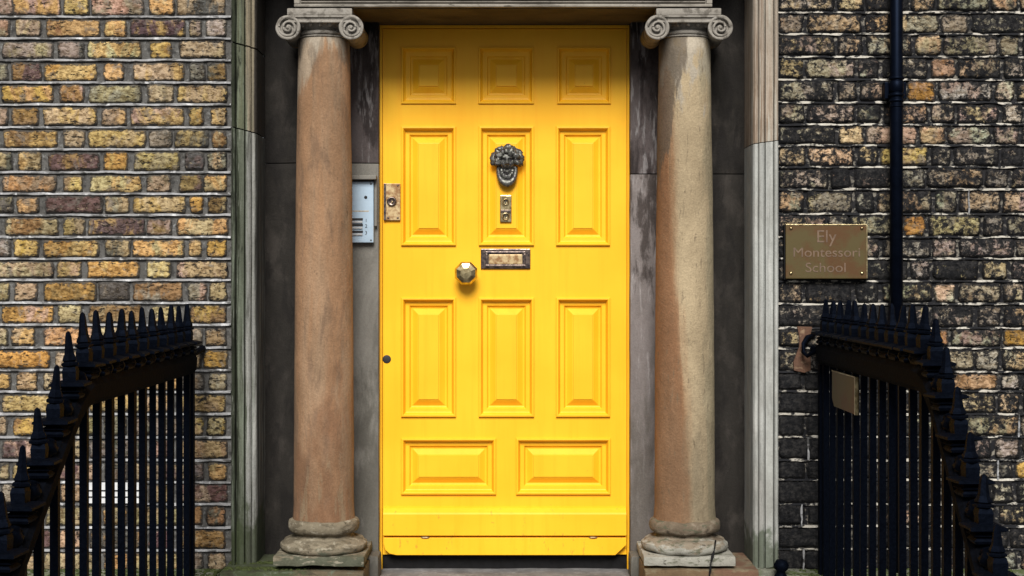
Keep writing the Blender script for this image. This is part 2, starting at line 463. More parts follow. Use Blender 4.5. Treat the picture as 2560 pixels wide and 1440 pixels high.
def rim_attr(me, nx, nz, extra):
    a = me.attributes.new('rim', 'FLOAT', 'POINT')
    vals = [1.0 if (i in (0, nx) or j in (0, nz)) else 0.0 for j in range(nz + 1) for i in range(nx + 1)]
    vals += [1.0] * (len(me.vertices) - len(vals))
    a.data.foreach_set('value', vals)

def add_brick(wall, px0, px1, py0, py1, t1, t2, soot, prot=.008, ragged=1.0):
    x0, x1, z1, z0 = PX(px0), PX(px1), PZ(py0), PZ(py1)
    v, f = brick_vf(x0, x1, z0, z1, 0, prot * random.uniform(.7, 1.3), ragged=ragged)
    cx, cz = (x0 + x1) / 2, (z0 + z1) / 2
    v = [(a - cx, b, c - cz) for a, b, c in v]
    o = mesh_obj('brick', v, f, M_brick, wall, smooth=True, loc=(cx - wall.location.x, -wall.location.y, cz - wall.location.z))
    rim_attr(o.data, max(3, round((x1 - x0) / .013)), 5, 0)
    j = lambda c: tuple(q * random.uniform(.90, 1.10) for q in c)
    gain = (1.09, 1.08, 1.04) if wall is wl else (1.20, 1.18, 1.12)
    tone = lambda c: tuple(q * g_ for q, g_ in zip(j(c), gain))
    o.color = (*tone(TINT[t1]), soot)
    o['second_tint'] = tone(TINT[t2])
    return o

def bed_joint(wall, px0, px1, py, th, mat, proud, wob=1.0):
    """A ribbon of pointing along one bed joint, uneven, its top weathered to a slope."""
    x0, x1 = PX(px0), PX(px1); z = PZ(py)
    n = max(6, int((x1 - x0) / .022)); v, f = [], []
    s = random.uniform(0, 50)
    for i in range(n + 1):
        x = x0 + (x1 - x0) * i / n
        a = mnoise.noise(Vector((x * 9 + s, 1, 0))) * .0022 * wob
        b = mnoise.noise(Vector((x * 30 + s, 5, 0))) * .0022 * wob
        c = mnoise.noise(Vector((x * 24 + s, 9, 0))) * .003 * wob
        t = th * (1 + .35 * wob * mnoise.noise(Vector((x * 17 + s, 13, 0))))
        for (yy, zz) in ((.004, t * .62), (-proud * .7 - c * .5, t * .5), (-proud - c, -t * .42), (-proud * .8 - c, -t * .5), (.004, -t * .5)):
            v.append((x - (x0 + x1) / 2, yy, a + zz + b * .6))
    for i in range(n):
        for k in range(4):
            f.append((i * 5 + k, (i + 1) * 5 + k, (i + 1) * 5 + k + 1, i * 5 + k + 1))
    o = mesh_obj('mortar_joint', v, f, mat, wall, loc=((x0 + x1) / 2 - wall.location.x, -wall.location.y, z - wall.location.z))
    return o

# --- left wall: courses read from the photograph (zoomed pixels / 3)
wl = thing('brick_wall', 'yellow and purple weathered brick wall with pale grey pointing left of the doorway', 'wall', (-1.9, 0, 0))
LX1 = 581
rel(box('mortar_backing', -4.2, PX(LX1), .0005, .22, -.6, 4.2, M_mortar_l), wl)
LINES_L = [-13, 43, 97, 151, 207, 262, 319, 374, 431, 485, 538, 593, 647, 700, 757, 812, 869, 925, 980, 1035, 1093, 1150, 1205, 1260, 1318, 1375, 1430, 1486]
ROWS = {
 0: '0-100RP 105-455YP 480-670Y 690-1080PR 1120-1310YC 1330-1690OK',
 1: '0-75P 120-310CP 350-750BY 790-950Y 985-1390YU 1420-1510OR 1545-1700LR',
 2: '20-400OR 440-635RK 660-1060YC 1130-1290GY 1350-1690OC',
 3: '0-60KR 90-310UB 335-725YG 780-930YB 1000-1380CY 1420-1540KR 1560-1700BK',
 4: '20-400GY 450-630PB 670-1060RO 1110-1300OT 1330-1700YC',
 5: '0-60P 90-290OB 330-725YC 770-950YP 985-1380PY 1420-1525GY 1580-1700YC',
 6: '30-430YB 480-635OT 665-1095TY 1120-1290KR 1310-1560YK 1590-1700BT',
 7: '0-95OK 140-310YO 370-750UB 780-960YG 1010-1345YO 1390-1530KU 1560-1700TR',
 8: '20-420OY 480-620YO 680-1060YC 1100-1280TR 1350-1520UB 1530-1700OY',
 9: '0-100OK 130-290YO 350-770UK 790-970RT 1005-1390YC 1425-1525YG 1560-1700TB',
 10: '45-440CB 480-640YT 660-1090UY 1105-1290RB 1330-1710YC',
 11: '0-80LR 110-290YG 330-740GY 790-980KO 1000-1380YT 1420-1510YO 1555-1700YG',
 12: '0-400CT 430-610YT 660-1045GY 1100-1280YC 1330-1710PO',
 13: '0-70YO 110-280PT 330-725GB 745-970KR 1000-1370RB 1410-1550PR 1570-1700TC',
 14: '20-400GT 440-620TC 670-1060BT 1130-1330CY 1430-1700BG',
 15: '0-60TP 90-260TY 330-700YT 740-950TO 990-1390TY 1435-1520RT 1540-1700RO',
 16: '0-370GB 420-610TY 660-1050YG 1090-1280TR 1330-1510TR 1530-1710GB',
 17: '0-80YT 130-280TY 330-720TR 760-940YT 980-1380YK 1420-1530TR 1570-1700TR',
}
evens = [(20, 400), (445, 630), (668, 1060), (1110, 1290), (1335, 1700)]
odds = [(0, 62), (100, 288), (338, 735), (782, 950), (995, 1385), (1420, 1525), (1562, 1700)]
kinds_lo = ['TR', 'YT', 'RK', 'GB', 'PU', 'OT', 'YO', 'BK', 'RT', 'TY', 'KR', 'UP']
for i in range(27):
    top, bot = LINES_L[i] + 4.5, LINES_L[i + 1] - 3.5
    if i in ROWS:
        items = []
        for tok in ROWS[i].split():
            a, rest = tok.split('-'); k = 0
            while rest[k].isdigit(): k += 1
            items.append((int(a) / 3, int(rest[:k]) / 3, rest[k:]))
    else:
        items = [((a + random.uniform(-10, 10)) / 3, (b + random.uniform(-10, 10)) / 3, random.choice(kinds_lo)) for a, b in (evens if i % 2 == 0 else odds)]
    for a, b, c in items:
        if a < 1: a -= random.uniform(20, 90)
        b = min(b, 583)
        a -= 2; b += 2
        so = random.uniform(.02, .30)
        if b > 530: so += .20
        if i >= 17: so += random.uniform(.0, .12)
        so = min(so, .36)
        dz = random.uniform(-1.5, 1.5)
        add_brick(wl, a + 1, b - 1, top + max(dz, 0) + random.uniform(0, 3), bot + min(dz, 0), c[0], c[-1], so)
    bed_joint(wl, -60, LX1 - 3, LINES_L[i + 1], .0088, M_joint_l, .0105, 1.35)

def filler(wall, xa, xb, rows, name_mat, tint, soot, seed):
    """The bricks out of the picture's frame, one joined part."""
    random.seed(seed); V, Fc = [], []
    for z0, z1, par in rows:
        x = xa + (.0 if par else .11); st = par
        while x < xb - .06:
            w = .205 if st else .098
            e = min(x + w, xb)
            v, f = brick_vf(x, e, z0, z1, 0, .008, cell=.05)
            k = len(V); V += v; Fc += [tuple(q + k for q in ff) for ff in f]
            x = e + .014; st = not st
    o = mesh_obj('brick_field', V, Fc, M_brick, None, smooth=True)
    o.color = (*tint, soot); o['second_tint'] = tuple(q * .6 for q in tint)
    tag(o, kind='stuff'); rel(o, wall)
zs_up = [(PZ(-13) + .008 + .0825 * k, PZ(-13) + .074 + .0825 * k, k % 2 == 0) for k in range(8)]
zs_in = [(PZ(LINES_L[i + 1] - 5), PZ(LINES_L[i] + 7.5), i % 2 == 0) for i in range(27)]
filler(wl, -2.75, PX(-70), zs_in, None, TINT['T'], .2, 5)
filler(wl, -2.75, PX(577), zs_up, None, TINT['T'], .25, 6)

# --- right wall
random.seed(23)
wr = thing('brick_wall', 'soot-blackened rough brick wall with broken white pointing right of the doorway', 'wall', (1.9, 0, 0))
RX0 = 1941
rel(box('mortar_backing', PX(RX0), 4.2, .0005, .22, -.6, 4.2, M_mortar_r), wr)
LINES_R = [-24, 32, 86, 143, 200, 257, 312, 364, 418, 474, 535, 593, 647, 703, 760, 820, 870, 930, 978, 1035, 1092, 1150, 1199, 1260, 1315, 1372, 1428, 1484]
def pick():
    return random.choice(['RR', 'RT', 'LR', 'RR', 'TR', 'RK', 'OR', 'NR', 'RR', 'CT', 'LR', 'TR', 'RO'])
SPECIAL = {(2, 3): 'TC', (3, 4): 'AO', (4, 3): 'CA', (7, 3): 'YO', (10, 3): 'AG', (13, 4): 'PL', (15, 4): 'AB', (15, 6): 'AB', (17, 5): 'BT', (21, 6): 'AG', (6, 2): 'PR'}
for i in range(27):
    top, bot = LINES_R[i] + 3.5, LINES_R[i + 1] - 3
    x = RX0 + 4; k = 0
    hd = (i % 2 == 0)
    first = True
    while x < 2620:
        w = random.uniform(104, 138) if not hd else random.uniform(48, 68)
        if first:
            w = {0: 130, 1: 62}[i % 2] * random.uniform(.9, 1.1); hd = (i % 2 == 1); first = False
        c = SPECIAL.get((i, k)) or pick()
        so = min(.95, max(.3, random.gauss(.52, .06)))
        py = (top + bot) / 2
        if x < 2060 and py > 925: so = random.uniform(.90, 1.05)
        elif x < 2260 and 640 < py: so = random.uniform(.58, .8)
        elif x < 2260 and 480 < py: so = random.uniform(.50, .68)
        elif x < 2230 and x + w > 2170: so += .12  # darker bricks just left of the drainpipe
        elif 520 < py < 860: so += .05
        if py > 1180: so += .08
        if (i, k) in SPECIAL: so = .36
        if 2060 < x < 2330 and py > 925: so = max(so, random.uniform(.66, .85))
        if random.random() < .05 and not (i, k) in SPECIAL: so += .25
        dz = random.uniform(-3, 3)
        b = add_brick(wr, x + random.uniform(0, 2), x + w - random.uniform(0, 2), top + max(dz, 0), bot + min(dz, 0), c[0], c[-1], min(so, 1), .008, 1.45)
        x += w + random.uniform(4, 8); k += 1; hd = not hd
    bed_joint(wr, RX0 + 2, 2620, LINES_R[i + 1], .0080, M_joint_r, .0095, 2.0)
filler(wr, PX(2632), 2.75, zs_in, None, TINT['R'], .5, 7)
filler(wr, PX(1946), 2.75, zs_up, None, TINT['R'], .5, 8)
# upright white joints that survive among the black bricks low beside the doorway
random.seed(5)
for (px, i) in ((2019, 20), (2003, 23), (2051, 23), (2008, 25), (2428, 21), (2492, 21), (2420, 9), (2545, 19)):
    z0, z1 = PZ(LINES_R[i + 1]), PZ(LINES_R[i])
    v, f = [], []
    for q in range(7):
        z = z0 + (z1 - z0) * q / 6; w = .0035 * random.uniform(.5, 1.2); xx = PX(px) + random.uniform(-.0015, .0015)
        v += [(xx - w, .004, z), (xx - w, -.0115, z), (xx + w, -.0125, z), (xx + w, .004, z)]
        if q:
            for k in range(3): f.append((4 * q - 4 + k, 4 * q - 3 + k, 4 * q + 1 + k, 4 * q + k))
    rel(mesh_obj('mortar_joint', v, f, M_joint_l), wr)

# mossy ledges at the foot of the walls
for s, x0, x1, lab in ((-1, -3.4, -1.055, 'mossy stone ledge along the foot of the yellow brick wall'), (1, 1.025, 3.4, 'mossy stone ledge along the foot of the blackened brick wall')):
    lg = worn_box('stone_ledge', x0, x1, -.16, .2, -.3, .062, M_ledge, None, .06, .006, .02, 6)
    tag(lg, lab, 'ledge', 'stone ledges under the brick walls')
random.seed(3)
V, Fc = [], []
for k in range(900):
    if k % 3 == 0: x, y, z = random.uniform(1.04, 1.9), random.uniform(-.14, -.01), .062
    elif k % 3 == 1: x, y, z = random.uniform(-1.9, -1.06), random.uniform(-.14, -.01), .062
    else: x, y, z = random.uniform(-1.03, -.72), random.choice((random.uniform(-.15, -.10), random.uniform(-.03, .0))), .087
    r = random.uniform(.003, .009)
    v, f = lathe([(r, -.004), (r * .9, r * .25), (r * .45, r * .55)], 6, rot=random.random())
    n0 = len(V); V += [(a + x, b + y, c + z) for a, b, c in v]; Fc += [tuple(q + n0 for q in t) for t in f]
ms = mesh_obj('moss', V, Fc, M_moss, None, smooth=True); tag(ms, 'green moss growing on the stone ledges', 'moss', kind='stuff')

# ------------------------------------------------------------------ moulded stone jambs
PROF = [(.928, .19), (.928, .004), (.930, -.010), (.935, -.018), (.943, -.021), (.9435, -.012), (.9475, -.012), (.948, -.027),
        (.952, -.033), (.958, -.036), (.964, -.034), (.967, -.029), (.9675, -.017), (.9712, -.017), (.972, -.037), (.998, -.037),
        (.9985, -.024), (1.0025, -.024), (1.003, -.044), (1.006, -.049), (1.012, -.049), (1.017, -.044), (1.017, .19)]
def jamb_stone(par, side, z0, z1, mat, tilt=0.0):
    nz = max(2, int((z1 - z0) / .06)); v, f = [], []; n = len(PROF)
    for j in range(nz + 1):
        z = z0 + (z1 - z0) * j / nz
        for k, (x, y) in enumerate(PROF):
            q = mnoise.noise_vector(Vector((x * 60 * side, y * 60, z * 7))) * .0016
            dz = tilt * (x - .97) if j in (0, nz) else 0
            v.append((side * x + q.x * .6, y + (q.y if y < .1 else 0), z + dz))
    for j in range(nz):
        for k in range(n):
            f.append((j * n + k, j * n + (k + 1) % n, (j + 1) * n + (k + 1) % n, (j + 1) * n + k))
    f += [tuple(range(n)), tuple(range(nz * n, nz * n + n))]
    o = mesh_obj('jamb_stone', v, f, mat); rel(o, par); return o
jl = thing('stone_jamb', 'green mossy moulded stone surround between yellow bricks and dark recess', 'stone surround', (-.97, 0, .07), 'moulded stone surrounds of the doorway')
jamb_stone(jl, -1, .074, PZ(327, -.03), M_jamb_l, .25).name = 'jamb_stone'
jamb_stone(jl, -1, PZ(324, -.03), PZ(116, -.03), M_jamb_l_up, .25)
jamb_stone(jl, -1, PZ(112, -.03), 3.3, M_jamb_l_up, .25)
jr = thing('stone_jamb', 'clean pale grey moulded stone surround with pinkish upper length beside blackened bricks', 'stone surround', (.97, 0, .07), 'moulded stone surrounds of the doorway')
jamb_stone(jr, 1, .072, PZ(356.5, -.03), M_jamb_r, .12)
jamb_stone(jr, 1, PZ(354.5, -.03), 3.3, M_jamb_r_up, .12)

# ------------------------------------------------------------------ piers behind the columns
YP = .18
SOF = 2.1455
def pier(side, joint, mats, lab):
    p = thing('stone_pier', lab, 'stone pier', (side * .7, YP, 0), 'stone piers behind the columns')
    zj = PZ(joint, YP)
    xin = abs(PX(948 if side < 0 else 1574.5, YP + .03)); xo = .934; xm = .69
    for (a, b, z0, z1, m) in ((xm + .001, xo, .0, zj - .0015, mats[0]), (xm + .001, xo, zj + .0015, SOF + .4, mats[1]),
                              (xin, xm - .001, .0, zj - .0015, mats[2]), (xin, xm - .001, zj + .0015, SOF + .4, mats[3])):
        x0, x1 = sorted((side * a, side * b))
        rel(worn_box('pier_stone', x0, x1, YP, .42, z0, z1, m, None, .05, .0012, .0025, 12), p)
    # low guard block at the foot, next to the door
    x0, x1 = sorted((side * .478, side * .545))
    rel(worn_box('foot_block', x0, x1, .06, YP + .004, 0, .098, M_pier_in_grey, None, .02, .003, .012, 14), p)
    return p
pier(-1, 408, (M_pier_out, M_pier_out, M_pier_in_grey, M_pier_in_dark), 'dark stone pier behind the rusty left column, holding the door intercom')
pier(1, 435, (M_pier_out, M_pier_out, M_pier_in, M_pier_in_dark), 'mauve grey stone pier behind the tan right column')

# ------------------------------------------------------------------ entablature over the door
en = thing('stone_lintel', 'pale weathered stone lintel with recessed panel spanning both column capitals', 'lintel', (0, -.13, SOF))
XL, XR, YF = PX(735, -.135), PX(1781, -.135), -.135
rel(worn_box('lintel_block', XL, XR, YF + .012, .30, SOF, SOF + .42, M_ent, None, .08, .0015, .004), en)
def strip(name, x0, x1, z0, z1, y0, y1, mat=M_ent, b=.003):
    return rel(box(name, x0, x1, y0, y1, z0, z1, mat, None, b), en)
zb = lambda py: PZ(py, YF)
strip('border', XL, XR, SOF - .0005, zb(9.5), YF, YF + .014)
strip('border', XL, XL + .021, zb(9.2), SOF + .42, YF, YF + .014)
strip('border', XR - .021, XR, zb(9.2), SOF + .42, YF, YF + .014)
strip('bead', XL + .024, XR - .024, zb(5.5), zb(2.5), YF + .003, YF + .014)
strip('bead', XL + .024, XR - .024, zb(-.5), zb(-14), YF + .001, YF + .014)
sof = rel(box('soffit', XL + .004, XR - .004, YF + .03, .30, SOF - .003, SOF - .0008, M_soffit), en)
strip('shading_cornice', XL - .16, XR + .16, SOF + .36, SOF + .50, YF - .16, .25, M_ent, .01)  # unseen projection, added to shade the upper part of the doorway
# back wall of the recess over the piers
rc = box('recess_wall', -.934, .934, .19, .45, SOF + .401, 3.3, M_pier_out); tag(rc, 'stone darkened for soot and shade at the back of the recess above the lintel', 'wall')

# ------------------------------------------------------------------ columns
def worn(v, amp, freq, seed):
    out = []
    for p in v:
        p = Vector(p)
        q = mnoise.noise_vector(p * freq + Vector((seed, seed * .7, 0))) + .5 * mnoise.noise_vector(p * freq * 2.7 + Vector((seed, 0, 3)))
        out.append(p + q * amp)
    return out

def volute_vf(cx, cz, R0, y0, y1, hand):
    """Rolled end of the capital: a short drum whose face carries a spiral ridge."""
    V, Fc = lathe([(R0 * .86, y1), (R0 * .80, (y0 + y1) / 2), (R0 * .94, y0 + .012), (R0, y0 + .004), (R0 * .97, y0), (R0 * .80, y0 - .001), (R0 * .72, y0 + .011), (.002, y0 + .011)], 36, 'y')
    V = [(a + cx, b, c + cz) for a, b, c in V]
    return V, Fc
def spiral_vf(cx, cz, R0, y0, hand):
    pts, rad = [], []
    n = 60
    for i in range(n + 1):
        t = i / n
        th = math.pi * .5 + hand * t * math.pi * 2 * 2.2
        r = R0 * (.80 * (1 - t) ** 1.15 + .06)
        pts.append((cx + r * math.cos(th), y0 + .004 - .004 * t, cz + r * math.sin(th))); rad.append(R0 * (.115 - .03 * t))
    return tube_vf(pts, rad, 8)

def column(cx, mats, lab, seed, cap_shift, cap_px):
    c = thing('column', lab, 'column', (cx, 0, .105), 'stone columns flanking the door')
    msh, mcap, mbase = mats
    # shaft with a slight swelling
    zb0, zt0 = .246, PZ(92, -.08)
    prof = []
    for i in range(31):
        t = i / 30
        r = .1125 - .0035 * t - .0135 * t ** 2.2
        prof.append((r, zb0 + (zt0 - zb0) * t))
    prof = [(.1175, zb0 - .004), (.1165, zb0 + .005)] + prof[1:]
    v, f = lathe(prof, 56)
    sh = mesh_obj('shaft', worn([(a + cx, b, z) for a, b, z in v], .0016, 7, seed), f, msh, None, smooth=True); rel(sh, c)
    # base: upper torus, scotia, lower torus, all worn
    def torus(name, r0, z0, z1, bulge, amp, mat, sd):
        pr = []
        for i in range(11):
            a = math.pi * (i / 10 - .5)
            pr.append((r0 + bulge * math.cos(a), (z0 + z1) / 2 + (z1 - z0) / 2 * math.sin(a)))
        v, f = lathe(pr, 64)
        o = mesh_obj(name, worn([(a + cx, b, z) for a, b, z in v], amp, 14, sd), f, mat, None, smooth=True); rel(o, c); return o
    def moulding(name, pr, amp, sd, fq):
        n = 72; v, f = lathe(pr, n)
        v = [(a + cx, b, z) for a, b, z in v]; out = []
        for a, b, z in v:                     # chipped flats and a wandering arris
            d = Vector((a - cx, b, 0)); th = math.atan2(b, a - cx)
            k = 1 - .018 * max(0, mnoise.noise(Vector((math.cos(th) * 2.6 + sd, math.sin(th) * 2.6, z * 6)))) - .012 * abs(mnoise.noise(Vector((math.cos(th) * 7 + sd, math.sin(th) * 7, z * 30))))
            out.append((cx + d.x * k, d.y * k, z + .004 * mnoise.noise(Vector((math.cos(th) * 3 + sd, math.sin(th) * 3, 1)))))
        o = mesh_obj(name, worn(out, amp, fq, sd), f, mbase, None, smooth=True); o.data.set_sharp_from_angle(angle=R(40)); rel(o, c); return o
    moulding('torus', [(.108, .256), (.119, .2545), (.128, .250), (.1325, .241), (.1335, .228), (.131, .216), (.126, .209), (.116, .205)], .0016, seed + 1, 22)
    moulding('scotia', [(.140, .179), (.122, .183), (.112, .190), (.108, .198), (.112, .207)], .0012, seed, 14)
    moulding('torus', [(.120, .186), (.137, .1845), (.147, .180), (.153, .170), (.1615, .165), (.1635, .155), (.160, .145), (.152, .139), (.140, .135)], .0018, seed + 2, 20)
    rel(worn_box('plinth', cx - .166, cx + .166, -.163, .166, .104, .137, mbase, None, .016, .0032, .004, 18), c)
    # capital
    cp = rel(bpy.data.objects.new('capital', None), c); COL.objects.link(cp)
    cp.location = (0, 0, 0)
    def sub(o):
        o.parent = cp; o.location = Vector(o.location) - Vector(c.location); return o
    yf = -.135
    zc = PZ(68.5, yf); R0 = .046
    xl, xr = cx - .1155, cx + .1155
    v, f = lathe([(.098, PZ(91, -.09)), (.101, PZ(89, -.09)), (.099, PZ(87, -.09))], 48)
    sub(mesh_obj('fillet', [(a + cx, b, z) for a, b, z in v], f, mcap, None, smooth=True))
    pr = []
    for i in range(9):
        a = math.pi * (i / 8 - .5); pr.append((.096 + .008 * math.cos(a), PZ(79, -.1) + .0085 * math.sin(a)))
    v, f = lathe(pr, 48)
    sub(mesh_obj('astragal', [(a + cx, b, z) for a, b, z in v], f, mcap, None, smooth=True))
    v, f = lathe([(.090, PZ(83, -.1)), (.094, PZ(72, -.1)), (.110, PZ(62, -.1)), (.118, PZ(50, -.1)), (.118, PZ(46, -.1))], 48)
    sub(mesh_obj('echinus', [(a + cx, b, z) for a, b, z in v], f, mcap, None, smooth=True))
    for k in range(7):                     # egg ornaments on the echinus
        a = R(-90 - 54 + 18 * k)
        v, f = lathe([(.002, -.015), (.008, -.010), (.0105, 0), (.008, .009), (.002, .012)], 10)
        sub(mesh_obj('egg', [(p + cx + .116 * math.cos(a), q + .116 * math.sin(a), r + PZ(58, -.1)) for p, q, r in v], f, mcap, None, smooth=True))
    # cushion joining the volutes: slightly sagging band with a raised rim
    ct = zc + R0 * .985
    band = [(.11, ct), (yf + .004, ct), (yf - .001, ct - .002), (yf - .001, ct - .007), (yf + .006, ct - .010), (yf + .007, ct - .017), (yf + .001, ct - .020), (yf + .001, ct - .026), (.11, ct - .026)]
    v, f = extrude_vf(band, xl, xr, 'x')
    sub(mesh_obj('cushion', v, f, mcap))
    for hx, hand in ((xl, 1), (xr, -1)):
        v, f = volute_vf(hx, zc, R0, yf, .115, hand)
        sub(mesh_obj('volute', worn(v, .0016, 26, seed + hx), f, mcap, None, smooth=True))
        v, f = spiral_vf(hx, zc, R0, yf, hand)
        sub(mesh_obj('scroll', worn(v, .0012, 30, seed + hx), f, mcap, None, smooth=True))
        v, f = lathe([(.0075, yf + .010), (.007, yf), (.003, yf - .004)], 12, 'y')
        sub(mesh_obj('eye', [(a + hx, b, q + zc) for a, b, q in v], f, mcap, None, smooth=True))
    sub(worn_box('abacus', cx - .119, cx + .119, yf + .004, .12, ct + .001, SOF - .0045, mcap, None, .03, .001, .004, 14))
    return c
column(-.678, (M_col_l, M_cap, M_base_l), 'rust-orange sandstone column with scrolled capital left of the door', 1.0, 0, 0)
column(.674, (M_col_r, M_cap, M_base_r), 'tan and brown sandstone column with scrolled capital right of the door', 7.0, 0, 0)

pl = worn_box('pedestal', -1.035, -.512, -.178, .17, -.02, .0865, M_ped_l, None, .025, .0035, .008, 11)
tag(pl, 'green-stained stone pedestal slab under the rusty column', 'pedestal', 'pedestal slabs under the columns')
pr_ = worn_box('pedestal', .508, .922, -.178, .17, -.02, .0925, M_ped_r, None, .025, .0025, .006, 11)
tag(pr_, 'brown stone pedestal slab under the tan column', 'pedestal', 'pedestal slabs under the columns')
jb = worn_box('pedestal', .9245, 1.022, -.075, .17, -.02, .070, M_ledge, None, .02, .002, .006, 11)
tag(jb, 'small mossy stone block under the clean grey surround', 'pedestal')

# ------------------------------------------------------------------ doorstep
ds = worn_box('doorstep', -.505, .505, -.20, .40, -.12, .0125, M_granite, None, .03, .003, .01, 8)
tag(ds, 'worn grey granite doorstep under the yellow door', 'doorstep')

# ------------------------------------------------------------------ door
YD = .24
dx = lambda px: PX(px, YD)
dz = lambda py: PZ(py, YD)
fr = thing('door_frame', 'thin yellow painted frame around the panelled door', 'door frame', (0, YD, .0125))
zt = SOF - .0045
rel(box('frame_post', dx(948.5), dx(956), YD - .006, YD + .07, .0125, zt - .0125, M_yellow, None, .002), fr)
rel(box('frame_post', dx(1567.5), dx(1574), YD - .006, YD + .07, .0125, zt - .0125, M_yellow, None, .002), fr)
rel(box('frame_head', dx(948.5), dx(1574), YD - .006, YD + .07, zt - .012, zt, M_yellow, None, .002), fr)
rel(box('threshold', dx(956.5), dx(1567), YD + .012, YD + .07, .0115, dz(1386), M_dark, None, .002), fr)  # gap under the door: its shade put in as a black bar

door = thing('door', 'bright yellow front door with eleven moulded panels and brass furniture', 'door', (0, YD, .07))
PAN = [(1003, 1140, 118, 260), (1196, 1335, 118, 260), (1393, 1527, 118, 260),
       (1003, 1140, 316, 614), (1197, 1335, 316, 614), (1390, 1525, 316, 614),
       (1003, 1140, 744, 1042), (1197, 1335, 744, 1042), (1390, 1525, 744, 1042),
       (1003, 1240, 1095, 1236), (1290, 1526, 1095, 1236)]
x0d, x1d, z1d, z0d = dx(957), dx(1566.5), zt - .0145, dz(1386)
xs = sorted({x0d, x1d} | {dx(p[0]) for p in PAN} | {dx(p[1]) for p in PAN})
zs = sorted({z0d, z1d} | {dz(p[2]) for p in PAN} | {dz(p[3]) for p in PAN})
V = [(x, YD, z) for z in zs for x in xs]; Fc = []
inp = lambda x, z: any(dx(p[0]) < x < dx(p[1]) and dz(p[3]) < z < dz(p[2]) for p in PAN)
for j in range(len(zs) - 1):
    for i in range(len(xs) - 1):
        if not inp((xs[i] + xs[i + 1]) / 2, (zs[j] + zs[j + 1]) / 2):
            k = j * len(xs) + i; Fc.append((k, k + 1, k + 1 + len(xs), k + len(xs)))
n0 = len(V)
V += [(x0d, YD + .045, z0d), (x1d, YD + .045, z0d), (x1d, YD + .045, z1d), (x0d, YD + .045, z1d),
      (x0d, YD, z0d), (x1d, YD, z0d), (x1d, YD, z1d), (x0d, YD, z1d)]
Fc += [(n0, n0 + 3, n0 + 2, n0 + 1), (n0, n0 + 1, n0 + 5, n0 + 4), (n0 + 1, n0 + 2, n0 + 6, n0 + 5), (n0 + 2, n0 + 3, n0 + 7, n0 + 6), (n0 + 3, n0, n0 + 4, n0 + 7)]
leaf = mesh_obj('door_leaf', V, Fc, M_yellow)
bm = bmesh.new(); bm.from_mesh(leaf.data); bmesh.ops.remove_doubles(bm, verts=bm.verts, dist=1e-5); bmesh.ops.recalc_face_normals(bm, faces=bm.faces); bm.to_mesh(leaf.data); bm.free()
rel(leaf, door)
P_TALL = [(0, .001), (0, -.0085), (1.0, -.0105), (4.5, -.0112), (6.0, -.0095), (8.5, .001), (10.5, .0085), (12, .0095), (20, .0100), (21.0, .0120), (23.5, .0185), (25.5, .0195), (28, .0195), (41, .0050), (43, .0045), (43.8, .0012)]
P_SQ = [(0, .001), (0, -.0055), (1.2, -.0075), (4.5, -.0078), (7.5, .002), (11, .0085), (15, .0095), (22, .0100), (24, .0155), (27, .0165), (29, .0165), (42, .0055), (44, .0048), (45, .0008)]
for k, (a, b, t, d) in enumerate(PAN):
    prof = P_SQ if k < 3 else P_TALL
    V, Fc = [], []
    for ins, dep in prof:
        i2 = ins
        V += [(dx(a + i2), YD + dep, dz(d - i2)), (dx(b - i2), YD + dep, dz(d - i2)), (dx(b - i2), YD + dep, dz(t + i2)), (dx(a + i2), YD + dep, dz(t + i2))]
    for r in range(len(prof) - 1):
        for q in range(4): Fc.append((r * 4 + q, r * 4 + (q + 1) % 4, r * 4 + 4 + (q + 1) % 4, r * 4 + 4 + q))
    m = (len(prof) - 1) * 4; Fc.append((m, m + 1, m + 2, m + 3))
    p = mesh_obj('panel', V, Fc, M_yellow); rel(p, door)
# weatherboard and the flap under it
wz = lambda py: PZ(py, YD - .03)
v, f = extrude_vf([(YD - .0005, dz(1266)), (YD - .012, wz(1272)), (YD - .028, wz(1282)), (YD - .032, wz(1286)), (YD - .033, wz(1338)), (YD - .030, wz(1340)), (YD - .0005, wz(1340))], PX(958, YD - .03), PX(1566, YD - .03), 'x')
rel(mesh_obj('weatherboard', v, f, M_yellow), door)
xa, xb = PX(958.5, YD - .03), PX(1566, YD - .03); za, zb_ = wz(1344.5), wz(1388)
out = [(xa, za), (xa, zb_ + .045)] + [(xa + .045 * (1 - math.cos(t)), zb_ + .045 * (1 - math.sin(t))) for t in (R(30), R(60))] + [(xa + .05, zb_), (xb - .043, zb_), (xb, zb_ + .040), (xb, za)]
v, f = extrude_vf(out, YD - .029, YD - .001, 'y')
rel(bevel(mesh_obj('weather_flap', v, f, M_yellow), .002), door)
for px in (1063, 1483):
    v, f = lathe([(.011, -.002), (.010, .004), (.004, .006)], 10, 'y')
    rel(mesh_obj('hinge_knuckle', [(a * 1.6 + PX(px, YD - .03), YD - .028 - b, c * .35 + wz(1344)) for a, b, c in v], f, M_lockplate, None, True), door)

